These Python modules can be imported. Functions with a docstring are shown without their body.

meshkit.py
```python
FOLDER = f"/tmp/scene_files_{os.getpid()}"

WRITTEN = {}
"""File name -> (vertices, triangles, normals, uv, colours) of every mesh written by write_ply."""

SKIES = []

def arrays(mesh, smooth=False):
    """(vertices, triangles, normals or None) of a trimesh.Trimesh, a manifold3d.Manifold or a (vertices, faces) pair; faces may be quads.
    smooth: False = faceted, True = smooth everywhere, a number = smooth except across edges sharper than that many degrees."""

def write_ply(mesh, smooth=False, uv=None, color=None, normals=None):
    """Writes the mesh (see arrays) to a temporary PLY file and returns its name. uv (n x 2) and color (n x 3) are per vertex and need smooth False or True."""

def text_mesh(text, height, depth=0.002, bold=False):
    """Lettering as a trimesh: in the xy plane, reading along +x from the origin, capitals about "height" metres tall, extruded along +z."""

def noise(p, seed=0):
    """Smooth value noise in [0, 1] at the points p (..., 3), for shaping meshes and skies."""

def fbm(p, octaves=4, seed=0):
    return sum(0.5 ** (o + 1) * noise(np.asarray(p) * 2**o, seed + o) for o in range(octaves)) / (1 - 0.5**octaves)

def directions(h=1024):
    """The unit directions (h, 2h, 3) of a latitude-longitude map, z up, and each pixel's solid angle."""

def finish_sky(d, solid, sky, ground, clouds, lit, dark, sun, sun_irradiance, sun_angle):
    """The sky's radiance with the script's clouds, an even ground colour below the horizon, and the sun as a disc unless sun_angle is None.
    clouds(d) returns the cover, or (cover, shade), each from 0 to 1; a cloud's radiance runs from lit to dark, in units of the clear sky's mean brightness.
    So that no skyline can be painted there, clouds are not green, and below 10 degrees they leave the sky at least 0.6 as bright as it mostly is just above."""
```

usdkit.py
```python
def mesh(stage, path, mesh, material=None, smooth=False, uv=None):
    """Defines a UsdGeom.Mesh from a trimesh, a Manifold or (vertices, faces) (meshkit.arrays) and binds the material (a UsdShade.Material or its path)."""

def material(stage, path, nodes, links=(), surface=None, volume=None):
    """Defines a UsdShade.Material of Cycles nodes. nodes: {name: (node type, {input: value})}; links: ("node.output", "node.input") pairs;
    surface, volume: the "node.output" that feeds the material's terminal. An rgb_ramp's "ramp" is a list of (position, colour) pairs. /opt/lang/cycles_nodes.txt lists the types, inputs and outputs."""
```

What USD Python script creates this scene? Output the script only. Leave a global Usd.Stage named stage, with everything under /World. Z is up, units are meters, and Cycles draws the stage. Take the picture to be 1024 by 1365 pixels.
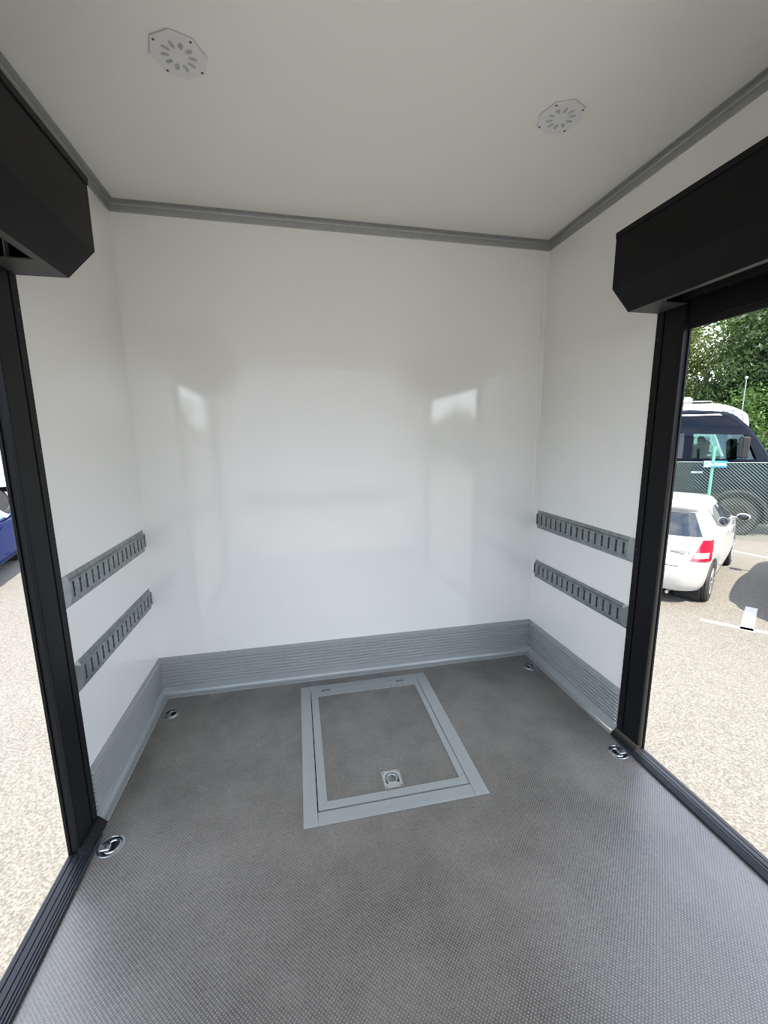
import math, random
import numpy as np
import trimesh, manifold3d, usdkit, meshkit
from trimesh.creation import extrude_polygon
from shapely.geometry import Polygon, Point, box as sbox
from shapely import affinity
from shapely.ops import unary_union
from scipy.interpolate import PchipInterpolator
from pxr import Usd, UsdGeom, UsdLux, UsdShade, Gf, Sdf, Vt

random.seed(7)
stage = Usd.Stage.CreateInMemory()
UsdGeom.SetStageUpAxis(stage, UsdGeom.Tokens.z)
UsdGeom.SetStageMetersPerUnit(stage, 1.0)
UsdGeom.Xform.Define(stage, '/World')

# ------------------------------------------------------------------ camera
YAW, PITCH, ROLL, FPX = 0.20507, -0.17552, -0.0089, 553.468
CAM = np.array([0.86174, -2.52667, 1.5332])
cy, sy, cp, sp, cr, sr = (f(a) for a in (YAW, PITCH, ROLL) for f in (math.cos, math.sin))
fwd = np.array([sy * cp, cy * cp, sp]); rgt = np.array([cy, -sy, 0]); upv = np.cross(rgt, fwd)
rgt, upv = cr * rgt + sr * upv, -sr * rgt + cr * upv
cam = UsdGeom.Camera.Define(stage, '/World/camera')
cam.AddTransformOp().Set(Gf.Matrix4d(*rgt, 0, *upv, 0, *(-fwd), 0, *CAM, 1))
cam.CreateHorizontalApertureAttr(36.0)
cam.CreateVerticalApertureAttr(36.0 * 1365 / 1024)
cam.CreateFocalLengthAttr(36.0 * FPX / 1024)
cam.CreateClippingRangeAttr(Gf.Vec2f(0.02, 2000))
cam.CreateExposureAttr(0.17)

# ------------------------------------------------------------------ light
SUN = np.array([0.0240, -0.5790, 0.8150]); SUN /= np.linalg.norm(SUN)
SKY_STRENGTH, SUN_IRRADIANCE = 0.25, 3.2
sky = UsdLux.DomeLight.Define(stage, '/World/sky')
sky_mat = usdkit.material(stage, '/World/Looks/sky', {
    's': ('sky_texture', {'sky_type': 'multiple_scattering', 'sun_disc': False, 'sun_elevation': math.asin(SUN[2]), 'sun_rotation': math.atan2(SUN[0], SUN[1]), 'aerosol_density': 1.0}),
    'tc': ('texture_coordinate', {}), 'map': ('mapping', {'scale': (1.6, 1.6, 4.0)}),
    'n': ('noise_texture', {'scale': 1.7, 'detail': 6, 'roughness': 0.55}),
    'r': ('rgb_ramp', {'ramp': [(0.36, (0, 0, 0)), (0.60, (0.72, 0.72, 0.72))]}),
    'mx': ('mix', {'color2': (17.5, 17.5, 17.8)}), 'b': ('background_shader', {'strength': SKY_STRENGTH})},
    [('tc.generated', 'map.vector'), ('map.vector', 'n.vector'), ('n.fac', 'r.fac'), ('r.color', 'mx.fac'), ('s.color', 'mx.color1'), ('mx.color', 'b.color')], surface='b.background')
UsdShade.MaterialBindingAPI.Apply(sky.GetPrim()).Bind(sky_mat)
sun = UsdLux.DistantLight.Define(stage, '/World/sun')
sun.CreateAngleAttr(0.53); sun.CreateIntensityAttr(SUN_IRRADIANCE / 6.72e-5); sun.CreateColorAttr(Gf.Vec3f(1.0, 0.90, 0.77))
sx_ = np.cross([0, 1, 0], SUN); sx_ /= np.linalg.norm(sx_); sy_ = np.cross(SUN, sx_)
sun.AddTransformOp().Set(Gf.Matrix4d(*sx_, 0, *sy_, 0, *SUN, 0, 0, 0, 30, 1))

# ------------------------------------------------------------------ helpers
W, H, G = 2.4444, 2.706, -0.88            # inner width and height of the body, and the car park below its floor
R0 = -5.00                                 # the open rear end of the body
DY0, DY1 = -1.012, -2.375                  # clear door opening along y
used = {}

def numbered(parent, name):
    k = used.get((parent, name), 0); used[(parent, name)] = k + 1
    return f'{parent}/{name}' + (f'_{k:03d}' if k else '')

def tag(prim, label=None, cat=None, group=None, kind=None):
    p = prim.GetPrim()
    for k, v in (('label', label), ('category', cat), ('group', group), ('kind', kind)):
        if v: p.SetCustomDataByKey(k, v)
    return p

def thing(name, label, cat, loc=(0, 0, 0), rotz=0, group=None):
    x = UsdGeom.Xform.Define(stage, numbered('/World', name))
    if any(loc): x.AddTranslateOp().Set(Gf.Vec3d(*map(float, loc)))
    if rotz: x.AddRotateZOp().Set(float(rotz))
    tag(x, label, cat, group)
    return str(x.GetPath())

def obj(name, mesh, mat, parent='/World', smooth=False, label=None, cat=None, group=None, kind=None):
    m = usdkit.mesh(stage, numbered(parent, name), mesh, mat, smooth)
    tag(m, label, cat, group, kind)
    return str(m.GetPath())

def copy_of(path, name, label, cat, loc, rotz, group=None):
    c = thing(name, label, cat, loc, rotz, group)
    p = stage.GetPrimAtPath(c); p.GetReferences().AddInternalReference(path); p.SetInstanceable(True)
    return c

def cat_(*ms): return trimesh.util.concatenate(list(ms))

def bx(x0, x1, y0, y1, z0, z1):
    m = trimesh.creation.box([abs(x1 - x0), abs(y1 - y0), abs(z1 - z0)])
    m.apply_translation([(x0 + x1) / 2, (y0 + y1) / 2, (z0 + z1) / 2]); return m

def cham(x0, x1, y0, y1, z0, z1, c=0.002):
    """a box with chamfered edges: the hull of three shrunken boxes"""
    v = []
    for d in ((c, c, 0), (c, 0, c), (0, c, c)):
        for x in (x0 + d[0], x1 - d[0]):
            for y in (y0 + d[1], y1 - d[1]):
                for z in (z0 + d[2], z1 - d[2]): v.append((x, y, z))
    return trimesh.Trimesh(np.array(v)).convex_hull

def place(mesh, A, t=(0, 0, 0)):
    """columns of A: where local x, y, z go"""
    A = np.array(A, float).T; m = mesh.copy()
    m.vertices = m.vertices @ A.T + np.array(t)
    if np.linalg.det(A) < 0: m.invert()
    return m

def ext(poly, h, to='xyz', t=(0, 0, 0)):
    """extrude a polygon; to = world axes of (poly x, poly y, extrusion)"""
    ax = {'x': (1, 0, 0), 'y': (0, 1, 0), 'z': (0, 0, 1), 'X': (-1, 0, 0), 'Y': (0, -1, 0), 'Z': (0, 0, -1)}
    gs = getattr(poly, 'geoms', [poly])
    return place(cat_(*[extrude_polygon(g, h, engine='earcut') for g in gs]), [ax[c] for c in to], t)

def cyl(r, h, p, axis='z', n=20):
    m = trimesh.creation.cylinder(r, h, sections=n)
    A = {'z': None, 'x': [(0, 0, 1), (0, 1, 0), (-1, 0, 0)], 'y': [(1, 0, 0), (0, 0, 1), (0, -1, 0)]}[axis]
    if A: m = place(m, A)
    m.apply_translation(p); return m

def rod(a, b, r, n=8, r2=None):
    a, b = np.array(a, float), np.array(b, float); d = b - a; L = np.linalg.norm(d); d /= L
    u = np.cross(d, [0, 0, 1] if abs(d[2]) < 0.9 else [1, 0, 0]); u /= np.linalg.norm(u); w = np.cross(d, u)
    t = np.arange(n) * 2 * np.pi / n; c = np.outer(np.cos(t), u) + np.outer(np.sin(t), w)
    v = np.vstack([a + r * c, b + (r if r2 is None else r2) * c, [a], [b]]); i = np.arange(n); j = (i + 1) % n
    f = np.vstack([np.c_[i, j, j + n], np.c_[i, j + n, i + n], np.c_[j, i, np.full(n, 2 * n)], np.c_[i + n, j + n, np.full(n, 2 * n + 1)]])
    return trimesh.Trimesh(v, f, process=False)

def tube(pts, r, n=8, closed=False):
    """a round tube through points"""
    P = np.array(pts, float); m = len(P)
    T = (np.roll(P, -1, 0) - np.roll(P, 1, 0)) if closed else np.gradient(P, axis=0)
    T /= np.linalg.norm(T, axis=1)[:, None]
    ref = np.array([0.01, 0.02, 1.0]); U = np.cross(T, ref); U /= np.linalg.norm(U, axis=1)[:, None]; V = np.cross(T, U)
    t = np.arange(n) * 2 * np.pi / n
    v = (P[:, None] + r * (np.cos(t)[None, :, None] * U[:, None] + np.sin(t)[None, :, None] * V[:, None])).reshape(-1, 3)
    f = []
    for a in range(m if closed else m - 1):
        b = (a + 1) % m
        for i in range(n):
            j = (i + 1) % n; f += [(a * n + i, a * n + j, b * n + j), (a * n + i, b * n + j, b * n + i)]
    k = trimesh.Trimesh(v, f, process=False)
    if not closed:
        k = cat_(k, trimesh.Trimesh(np.vstack([v[:n], P[:1]]), [(i, n, (i + 1) % n) for i in range(n)], process=False), trimesh.Trimesh(np.vstack([v[-n:], P[-1:]]), [(i, (i + 1) % n, n) for i in range(n)], process=False))
    trimesh.repair.fix_normals(k, multibody=True); return k

def lathe(prof, p=(0, 0, 0), n=28):
    m = trimesh.creation.revolve(np.array(prof, float), sections=n); m.apply_translation(p); return m

def diff(a, *bs):
    def M(t):
        t = trimesh.Trimesh(t.vertices, t.faces); t.merge_vertices()
        return manifold3d.Manifold(manifold3d.Mesh(np.asarray(t.vertices, np.float32), np.asarray(t.faces, np.uint32)))
    m = M(a)
    for b in bs: m = m - M(b)
    o = m.to_mesh(); return trimesh.Trimesh(o.vert_properties[:, :3], o.tri_verts, process=False)

def prof_run(prof, fn0, fn1):
    """sweep a closed profile [(d, z)] straight; fn0/fn1(d, z) give the two ends, so that corners mitre"""
    P = Polygon(prof); n = len(prof)
    v = np.array([fn0(*p) for p in prof] + [fn1(*p) for p in prof]); i = np.arange(n); j = (i + 1) % n
    f = np.vstack([np.c_[i, j, j + n], np.c_[i, j + n, i + n]])
    vv, ff = trimesh.creation.triangulate_polygon(P, engine='earcut')
    idx = [int(np.argmin(np.hypot(*(np.array(prof) - q).T))) for q in vv]
    caps = np.array([[idx[k] for k in t] for t in ff])
    m = trimesh.Trimesh(v, np.vstack([f, caps[:, ::-1], caps + n]), process=False); trimesh.repair.fix_normals(m); return m

def mirror_x(m):
    m = m.copy(); m.vertices[:, 0] = W - m.vertices[:, 0]; m.invert(); return m

# ------------------------------------------------------------------ materials
def PM(name, col, rough=0.5, metal=0.0, **kw):
    return usdkit.material(stage, '/World/Looks/' + name, {'p': ('principled_bsdf', {'base_color': col, 'roughness': rough, 'metallic': metal, **kw})}, surface='p.BSDF')

def noisy(name, c1, c2, rough, metal=0.0, scale=8.0, stretch=(1, 1, 1), bump=0.0, bscale=60.0, bdist=0.001, **kw):
    """a principled surface with two tones mixed by noise and a fine bump, in object space"""
    nodes = {'tc': ('texture_coordinate', {}), 'map': ('mapping', {'scale': stretch}), 'n': ('noise_texture', {'scale': scale, 'detail': 4}),
             'r': ('rgb_ramp', {'ramp': [(0.3, c1), (0.7, c2)]}), 'p': ('principled_bsdf', {'roughness': rough, 'metallic': metal, **kw})}
    links = [('tc.object', 'map.vector'), ('map.vector', 'n.vector'), ('n.fac', 'r.fac'), ('r.color', 'p.base_color')]
    if bump:
        nodes |= {'n2': ('noise_texture', {'scale': bscale, 'detail': 3}), 'b': ('bump', {'strength': bump, 'distance': bdist})}
        links += [('map.vector', 'n2.vector'), ('n2.fac', 'b.height'), ('b.normal', 'p.normal')]
    return usdkit.material(stage, '/World/Looks/' + name, nodes, links, surface='p.BSDF')

PANEL = noisy('white_panel', (.865, .848, .805), (.88, .863, .82), 0.40, scale=0.8, bump=0.05, bscale=2.2, bdist=0.01, coat_weight=0.85, coat_roughness=0.07, coat_ior=1.7, specular_ior_level=0.25)
CEIL = noisy('ceiling_panel', (.85, .83, .78), (.865, .845, .795), 0.36, scale=0.8, bump=0.05, bscale=2.0, bdist=0.01, coat_weight=0.4, coat_roughness=0.12)
BLACK = noisy('black_powder_coat', (.0045, .0045, .005), (.006, .006, .0065), 0.48, scale=30, bump=0.08, bscale=900, bdist=0.0004, specular_ior_level=0.16)
BLACK_IN = PM('black_brush', (.006, .006, .006), 0.9)
GREYB = PM('dark_grey_sheet', (.055, .056, .054), 0.5)
SILLM = noisy('black_sill_aluminium', (.016, .018, .022), (.022, .024, .029), 0.38, scale=20, stretch=(8, 0.3, 8), specular_ior_level=0.3)
ALU = noisy('anodised_aluminium', (.390, .412, .407), (.400, .422, .416), 0.42, metal=0.40, scale=14, stretch=(6, .25, 6))
ALU_B = noisy('anodised_aluminium_cross', (.390, .412, .407), (.400, .422, .416), 0.42, metal=0.40, scale=14, stretch=(.25, 6, 6))
TRIMM = noisy('grey_trim_aluminium', (.36, .365, .355), (.40, .405, .395), 0.45, metal=0.5, scale=14, stretch=(3, .3, 3))
ZINC = noisy('zinc_plated_steel', (.21, .245, .245), (.31, .345, .34), 0.34, metal=0.85, scale=26)
ZINC_END = noisy('zinc_end_plate', (.40, .42, .42), (.50, .52, .51), 0.30, metal=0.85, scale=18)
SHADOW_STEEL = PM('dark_steel', (.05, .056, .056), 0.5, 0.6)
CHROME = noisy('bright_zinc', (.52, .55, .56), (.62, .65, .66), 0.20, metal=1.0, scale=30)
VENT = PM('vent_plastic', (.74, .74, .74), 0.45)
VENT_IN = PM('vent_inside', (.48, .48, .47), 0.6)
SCREW = PM('screw_dark', (.06, .06, .06), 0.4, 0.6)
RUBBER = PM('tyre_rubber', (.018, .018, .019), 0.75)
GLASSD = PM('dark_glass', (.012, .015, .018), 0.04, 0.0, specular_ior_level=0.8)
def pane_mat(name, tint):
    return usdkit.material(stage, '/World/Looks/' + name, {'t': ('transparent_bsdf', {'color': tint}), 'g': ('glossy_bsdf', {'color': (1, 1, 1), 'roughness': 0.02}), 'f': ('fresnel', {'IOR': 1.5}), 'm': ('mix_closure', {})},
        [('f.fac', 'm.fac'), ('t.BSDF', 'm.closure1'), ('g.BSDF', 'm.closure2')], surface='m.closure')
PANE = pane_mat('window_pane', (.62, .80, .74))

def floor_material(name):
    """grey resin floor with a raised dot relief, dots on a square lattice turned by 45 degrees, and some scuffing"""
    p = 0.0118
    return usdkit.material(stage, '/World/Looks/' + name, {
        'g': ('geometry', {}), 'map': ('mapping', {'rotation': (0, 0, math.radians(45)), 'scale': (1 / p / 1.0, 1 / p / 1.0, 1)}),
        'v': ('voronoi_texture', {'dimensions': '2D', 'scale': 1.4142, 'randomness': 0.0}),
        'dot': ('map_range', {'from_min': 0.16, 'from_max': 0.40, 'to_min': 1.0, 'to_max': 0.0, 'clamp': True, 'range_type': 'smoothstep'}),
        'n': ('noise_texture', {'scale': 2.3, 'detail': 5, 'roughness': 0.6}), 'r': ('rgb_ramp', {'ramp': [(0.34, (.094, .083, .069)), (0.66, (.160, .142, .118))]}),
        'n2': ('noise_texture', {'scale': 90.0, 'detail': 2}), 'r2': ('rgb_ramp', {'ramp': [(0.3, (.75, .75, .75)), (0.7, (1.2, 1.2, 1.2))]}),
        'mul': ('mix', {'mix_type': 'multiply', 'fac': 1.0}),
        'lt': ('mix', {'mix_type': 'mix', 'color2': (.34, .335, .325)}), 'half': ('math', {'math_type': 'multiply', 'value2': 0.55}),
        'rr': ('map_range', {'from_min': 0.3, 'from_max': 0.7, 'to_min': 0.24, 'to_max': 0.36}),
        'b': ('bump', {'strength': 0.35, 'distance': 0.0012}), 'p': ('principled_bsdf', {'specular_ior_level': 1.0})},
        [('g.position', 'map.vector'), ('map.vector', 'v.vector'), ('v.distance', 'dot.value'), ('g.position', 'n.vector'), ('g.position', 'n2.vector'), ('n.fac', 'r.fac'), ('n2.fac', 'r2.fac'),
         ('r.color', 'mul.color1'), ('r2.color', 'mul.color2'), ('mul.color', 'lt.color1'), ('dot.result', 'half.value1'), ('half.value', 'lt.fac'), ('lt.color', 'p.base_color'), ('n.fac', 'rr.value'), ('rr.result', 'p.roughness'),
         ('dot.result', 'b.height'), ('b.normal', 'p.normal')], surface='p.BSDF')
FLOORM = floor_material('antislip_floor')

ASPHALT = usdkit.material(stage, '/World/Looks/asphalt', {
    'g': ('geometry', {}), 'v': ('voronoi_texture', {'scale': 34.0}), 'n': ('noise_texture', {'scale': 70.0, 'detail': 4, 'roughness': 0.6}), 'big': ('noise_texture', {'scale': 0.35, 'detail': 4}),
    'r': ('rgb_ramp', {'ramp': [(0.36, (.082, .077, .067)), (0.50, (.130, .122, .105)), (0.64, (.188, .178, .155))]}), 'r2': ('rgb_ramp', {'ramp': [(0.35, (.93, .93, .93)), (0.65, (1.05, 1.04, 1.03))]}),
    'mul': ('mix', {'mix_type': 'multiply', 'fac': 1.0}), 'b': ('bump', {'strength': 0.4, 'distance': 0.006}), 'p': ('principled_bsdf', {'roughness': 0.85})},
    [('g.position', 'v.vector'), ('g.position', 'n.vector'), ('g.position', 'big.vector'), ('n.fac', 'r.fac'), ('big.fac', 'r2.fac'), ('r.color', 'mul.color1'), ('r2.color', 'mul.color2'), ('mul.color', 'p.base_color'), ('v.distance', 'b.height'), ('b.normal', 'p.normal')], surface='p.BSDF')
PAINTW = PM('road_paint', (.62, .61, .57), 0.7)

# ------------------------------------------------------------------ setting: car park and box body
obj('ground', bx(-130, 130, -130, 130, G - 0.3, G), ASPHALT, kind='structure', label='pale speckled asphalt of the car park around the truck body')

CUPS = [(0.0970, -0.990), (0.0975, -0.195), (2.3510, -0.192), (2.3510, -0.988)]
HX0, HX1, HY0, HY1 = 0.824, 1.624, -1.079, -0.107           # hatch outer frame
fl = sbox(0, R0, W, 0)
for c in CUPS: fl = fl.difference(Point(c).buffer(0.042, 24))
fl = fl.difference(sbox(HX0 + .02, HY0 + .02, HX1 - .02, HY1 - .02))
obj('floor', cat_(ext(fl, 0.03, 'xyz', (0, 0, -0.03)), bx(-.03, W + .03, R0, .03, -.10, -.031)), FLOORM, kind='structure', label='grey anti-slip floor with a raised dot relief')
obj('ceiling', bx(-.037, W + .037, R0, .04, H, H + .05), CEIL, kind='structure', label='smooth white ceiling panel')
obj('wall_back', bx(-.037, W + .037, 0, .04, -.1, H), PANEL, kind='structure', label='glossy white panel wall facing the camera')
rk = np.array([(2.392, 2.640), (2.394, 2.50), (2.400, 2.36), (2.398, 2.10), (2.405, 1.85), (2.420, 1.64), (2.424, 1.40), (2.424, 1.22), (2.425, 1.05)])
rx = PchipInterpolator(rk[::-1, 1], rk[::-1, 0]); rz = np.linspace(1.06, 2.63, 60)
rip = tube([(float(rx(z)), 0, z) for z in rz], .011, 14); taper = np.clip(np.minimum(rip.vertices[:, 2] - 1.06, 2.63 - rip.vertices[:, 2]) / .35, 0, 1) ** .5
rip.vertices[:, 1] *= .20 * taper
obj('panel_ripple', rip, PANEL, '/World/wall_back', smooth=True, label='shallow upright ripple in the glossy panel near the right corner')
side = Polygon([(R0, -.1), (0, -.1), (0, H), (R0, H)]).difference(sbox(-2.475, -.2, -.9, 2.42))
wl = ext(side, 0.037, 'yzx', (-.037, 0, 0))
obj('wall_left', wl, PANEL, kind='structure', label='white panel wall with the left door opening')
obj('wall_right', mirror_x(wl), PANEL, kind='structure', label='white panel wall with the right door opening')

# ribbed aluminium kick plates
pf = [(0, 0), (0, .2500), (.0035, .2500), (.0045, .249), (.0045, .2330)]
for k in range(9):
    z = .2330 - k * .0205
    for q in range(9):
        a = q / 8
        pf.append((.0045 + (.0105 * math.sin(math.pi * a) if 0 < q < 8 else 0), z - .004 - a * .0115))
    pf.append((.0045, z - .0205))
for q in range(9):
    a = q / 8 * math.pi / 2
    pf.append((.0045 + .0200 * (1 - math.cos(a)), .0235 - .0190 * math.sin(a)))
pf += [(.0402, .0043), (.0415, .0033), (.0415, 0)]
obj('baseboard_back', prof_run(pf, lambda d, z: (d, -d, z), lambda d, z: (W - d, -d, z)), ALU_B, smooth=35, kind='structure', label='ribbed aluminium kick plate along the back wall')
for s, nm in ((0, 'left'), (1, 'right')):
    m = prof_run(pf, lambda d, z: (d, -d, z), lambda d, z: (d, -.8725, z))
    obj('baseboard_' + nm, mirror_x(m) if s else m, ALU, smooth=35, kind='structure', label=f'ribbed aluminium kick plate along the {nm} wall')
scr = []
for k in range(9): scr.append(cyl(.0032, .002, (.12 + k * .275, -.0052, .2415), 'y', 10))
obj('kick_plate_screws', cat_(*scr), ZINC, kind='stuff', label='small screw heads along the top of the back kick plate', cat='screws')

# corner trim under the ceiling
tf = [(0, 0), (.0335, 0), (.0335, .003), (.0150, .0045), (.0150, .0150), (.0125, .0185), (.0095, .0160), (.0075, .0185), (.0065, .0455), (.0045, .0480), (0, .0480)]
obj('trim_1', prof_run(tf, lambda d, z: (d, -d, H - z), lambda d, z: (W - d, -d, H - z)), TRIMM, smooth=30, kind='structure', label='grey corner trim between back wall and ceiling')
tl = prof_run(tf, lambda d, z: (d, -d, H - z), lambda d, z: (d, R0, H - z))
obj('trim_2', tl, TRIMM, smooth=30, kind='structure', label='grey corner trim between left wall and ceiling')
obj('trim_3', mirror_x(tl), TRIMM, smooth=30, kind='structure', label='grey corner trim between right wall and ceiling')

# ------------------------------------------------------------------ roller shutters (housing, guide rails, sill), one on each side
def shutter(label, right):
    T = mirror_x if right else (lambda m: m)
    t = thing('roller_shutter', label, 'roller shutter')
    y0, y1 = -.872, -2.515
    hp = Polygon([(0, 2.06), (.157, 2.06), (.243, 2.145), (.243, 2.340), (.236, 2.357), (0, 2.357)])
    shell = hp.difference(Polygon([(-.01, 2.04), (.1545, 2.04), (.1545, 2.0635), (.239, 2.147), (.239, 2.338), (.233, 2.353), (-.01, 2.353)]))
    obj('housing', T(cat_(ext(shell, y0 - y1, 'xzY', (0, y0 - .003, 0)))), BLACK, t)
    for y in (y0, y1):
        obj('end_plate', T(ext(hp, .004, 'xzY', (0, y, 0))), BLACK, t)
    obj('top_lip', T(cham(.2300, .2480, y1, y0, 2.3390, 2.3610, .002)), BLACK, t)
    # bottom plate: closed at the two ends, open slot between, a narrow lip along the chamfer
    obj('bottom_plate', T(cat_(bx(.002, .157, -1.012, y0 - .004, 2.0597, 2.0637), bx(.002, .157, y1 + .004, -2.375, 2.0597, 2.0637), bx(.130, .157, -2.375, -1.012, 2.0597, 2.0637))), GREYB, t)
    obj('curtain_roll', T(cyl(.085, 1.34, (.115, -1.695, 2.235), 'y', 28)), BLACK_IN, t, smooth=30)
    obj('bottom_bar', T(cham(-.022, -.008, -2.36, -1.025, 1.985, 2.07, .003)), BLACK, t)
    obj('lintel', T(cat_(cham(-.037, -.024, -2.46, -.91, 1.966, 2.42, .002), bx(-.024, .003, -2.46, -.91, 2.085, 2.42))), BLACK_IN, t)
    # guide rails
    sec = Polygon([(.0, -.872), (.007, -.874), (.007, -.908), (.001, -.909), (.001, -.917), (.007, -.918), (.007, -1.009), (.0045, -1.012), (-.006, -1.012), (-.006, -.965), (-.026, -.965), (-.026, -1.012), (-.034, -1.012), (-.037, -1.009), (-.037, -.902), (.0, -.902)])
    g = ext(sec, 2.06, 'xyz', (0, 0, 0))
    br = bx(-.0245, -.0075, -1.006, -.9655, .02, 2.05)
    sc = cat_(*[cyl(.004, .003, (.0075, -.890, z), 'x', 10) for z in (.10, .55, 1.0, 1.5, 1.95)])
    for far in (0, 1):
        def F(m):
            if far:
                m = m.copy(); m.vertices[:, 1] = DY0 + DY1 - m.vertices[:, 1]; m.invert()
            return T(m)
        r = obj('guide_rail', F(g), BLACK, t)
        obj('brush_seal', F(br), BLACK_IN, r)
        obj('screws', F(sc), SCREW, r, kind='stuff')
        foot = Polygon([(-.036, -.8755), (.0390, -.8755), (.0405, -.880), (.0405, -1.02), (-.036, -1.02)])
        wedge = prof_run([(.0, .0), (.041, .0), (.041, .006), (.014, .036), (.0, .036)], lambda d, z: (d, -.8755, z), lambda d, z: (d, -1.018, z))
        obj('foot_bracket', F(wedge), BLACK_IN, t)
        obj('foot_screw', F(cyl(.005, .003, (.020, -.950, .0295), 'z', 12)), SCREW, t)
    # sill with lengthwise ribs
    sp_ = [(-.037, -.02), (-.037, .010), (-.033, .012)]
    for k, x in enumerate((-.018, .004, .020, .030, .040)):
        sp_ += [(x - .0022, .012), (x - .0012, .0085), (x + .0012, .0085), (x + .0022, .012)]
    sp_ += [(.0465, .012), (.0485, .010), (.0485, .0005), (-.02, .0005), (-.02, -.02)]
    obj('sill', T(ext(Polygon(sp_), 2.46 - .935, 'xzY', (0, -.935, 0))), SILLM, t)
    return t
shutter('black roller shutter housing with its door frame and sill on the left wall', False)
shutter('black roller shutter housing with its door frame and sill on the right wall', True)

# ------------------------------------------------------------------ slotted lashing rails
def slot_poly(cx):
    p = [(-.0075, .030), (.0075, .030), (.0080, .019), (.0035, .0125), (.0075, .004), (.0075, -.003), (.0035, -.0125), (.0080, -.019), (.0075, -.030), (-.0075, -.030), (-.0080, -.021), (-.0045, -.0125), (-.0060, 0), (-.0045, .0125), (-.0080, .021)]
    return affinity.translate(Polygon(p), cx, 0)
def rail(label, right, z0, ys):
    t = thing('lashing_rail', label, 'lashing rail', group=None)
    T = mirror_x if right else (lambda m: m)
    ya, yb = ys, -.8700; zc = z0 + .0605
    def run(prof, a, b): return prof_run(prof, lambda d, z: (d, a, zc + z), lambda d, z: (d, b, zc + z))
    # bent sheet: upper and lower flanges with the webs that carry the raised channel
    up = [(.0002, .0605), (.0022, .0605), (.0022, .0425), (.0122, .0360), (.0122, .0340), (.0102, .0340), (.0102, .0348), (.0002, .0412)]
    obj('upper_flange', T(run(up, ya, -.838)), ZINC, t)
    obj('lower_flange', T(run([(d, -z) for d, z in up], ya, -.838)), ZINC, t)
    ch = sbox(-.838, -.0342, ya, .0342)
    for k in range(16): ch = ch.difference(slot_poly(-.0500 - k * .0509 if right else -.0500 - k * .0509))
    obj('slotted_channel', T(ext(ch, .002, 'yzx', (.0104, 0, zc))), ZINC, t)
    obj('backing_strip', T(bx(.0002, .0010, -.838, ya, zc - .034, zc + .034)), SHADOW_STEEL, t)
    lips = cat_(*[bx(.0012, .0104, -.0500 - k * .0509 + .0072, -.0500 - k * .0509 + .0084, zc - .028, zc + .028) for k in range(16) if -.0500 - k * .0509 + .0084 < ya])
    obj('slot_lips', T(lips), ZINC_END, t, kind='stuff')
    e = [(.0002, .0605), (.0022, .0605), (.0022, -.0605), (.0002, -.0605)]
    endv = np.array([(.0022, -.870, -.0605), (.0022, -.870, .0605), (.0022, -.853, .0605), (.0022, -.853, -.0605), (.0125, -.838, -.036), (.0125, -.838, .036), (.0022, -.838, .0605), (.0022, -.838, -.0605), (.0002, -.870, -.0605), (.0002, -.870, .0605), (.0002, -.838, .0605), (.0002, -.838, -.0605)])
    endm = trimesh.Trimesh(endv + [0, 0, zc]).convex_hull
    obj('end_plate', T(endm), ZINC_END, t, label='plain sloped end plate of the rail')
    rv = [cyl(.0036, .002, (.0030, y, zc + s * .0525), 'x', 10) for k in range(9) for y in [ya - .018 - k * .1010] for s in (-1, 1)]
    obj('rivets', T(cat_(*rv)), CHROME, t, kind='stuff')
    return t
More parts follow.
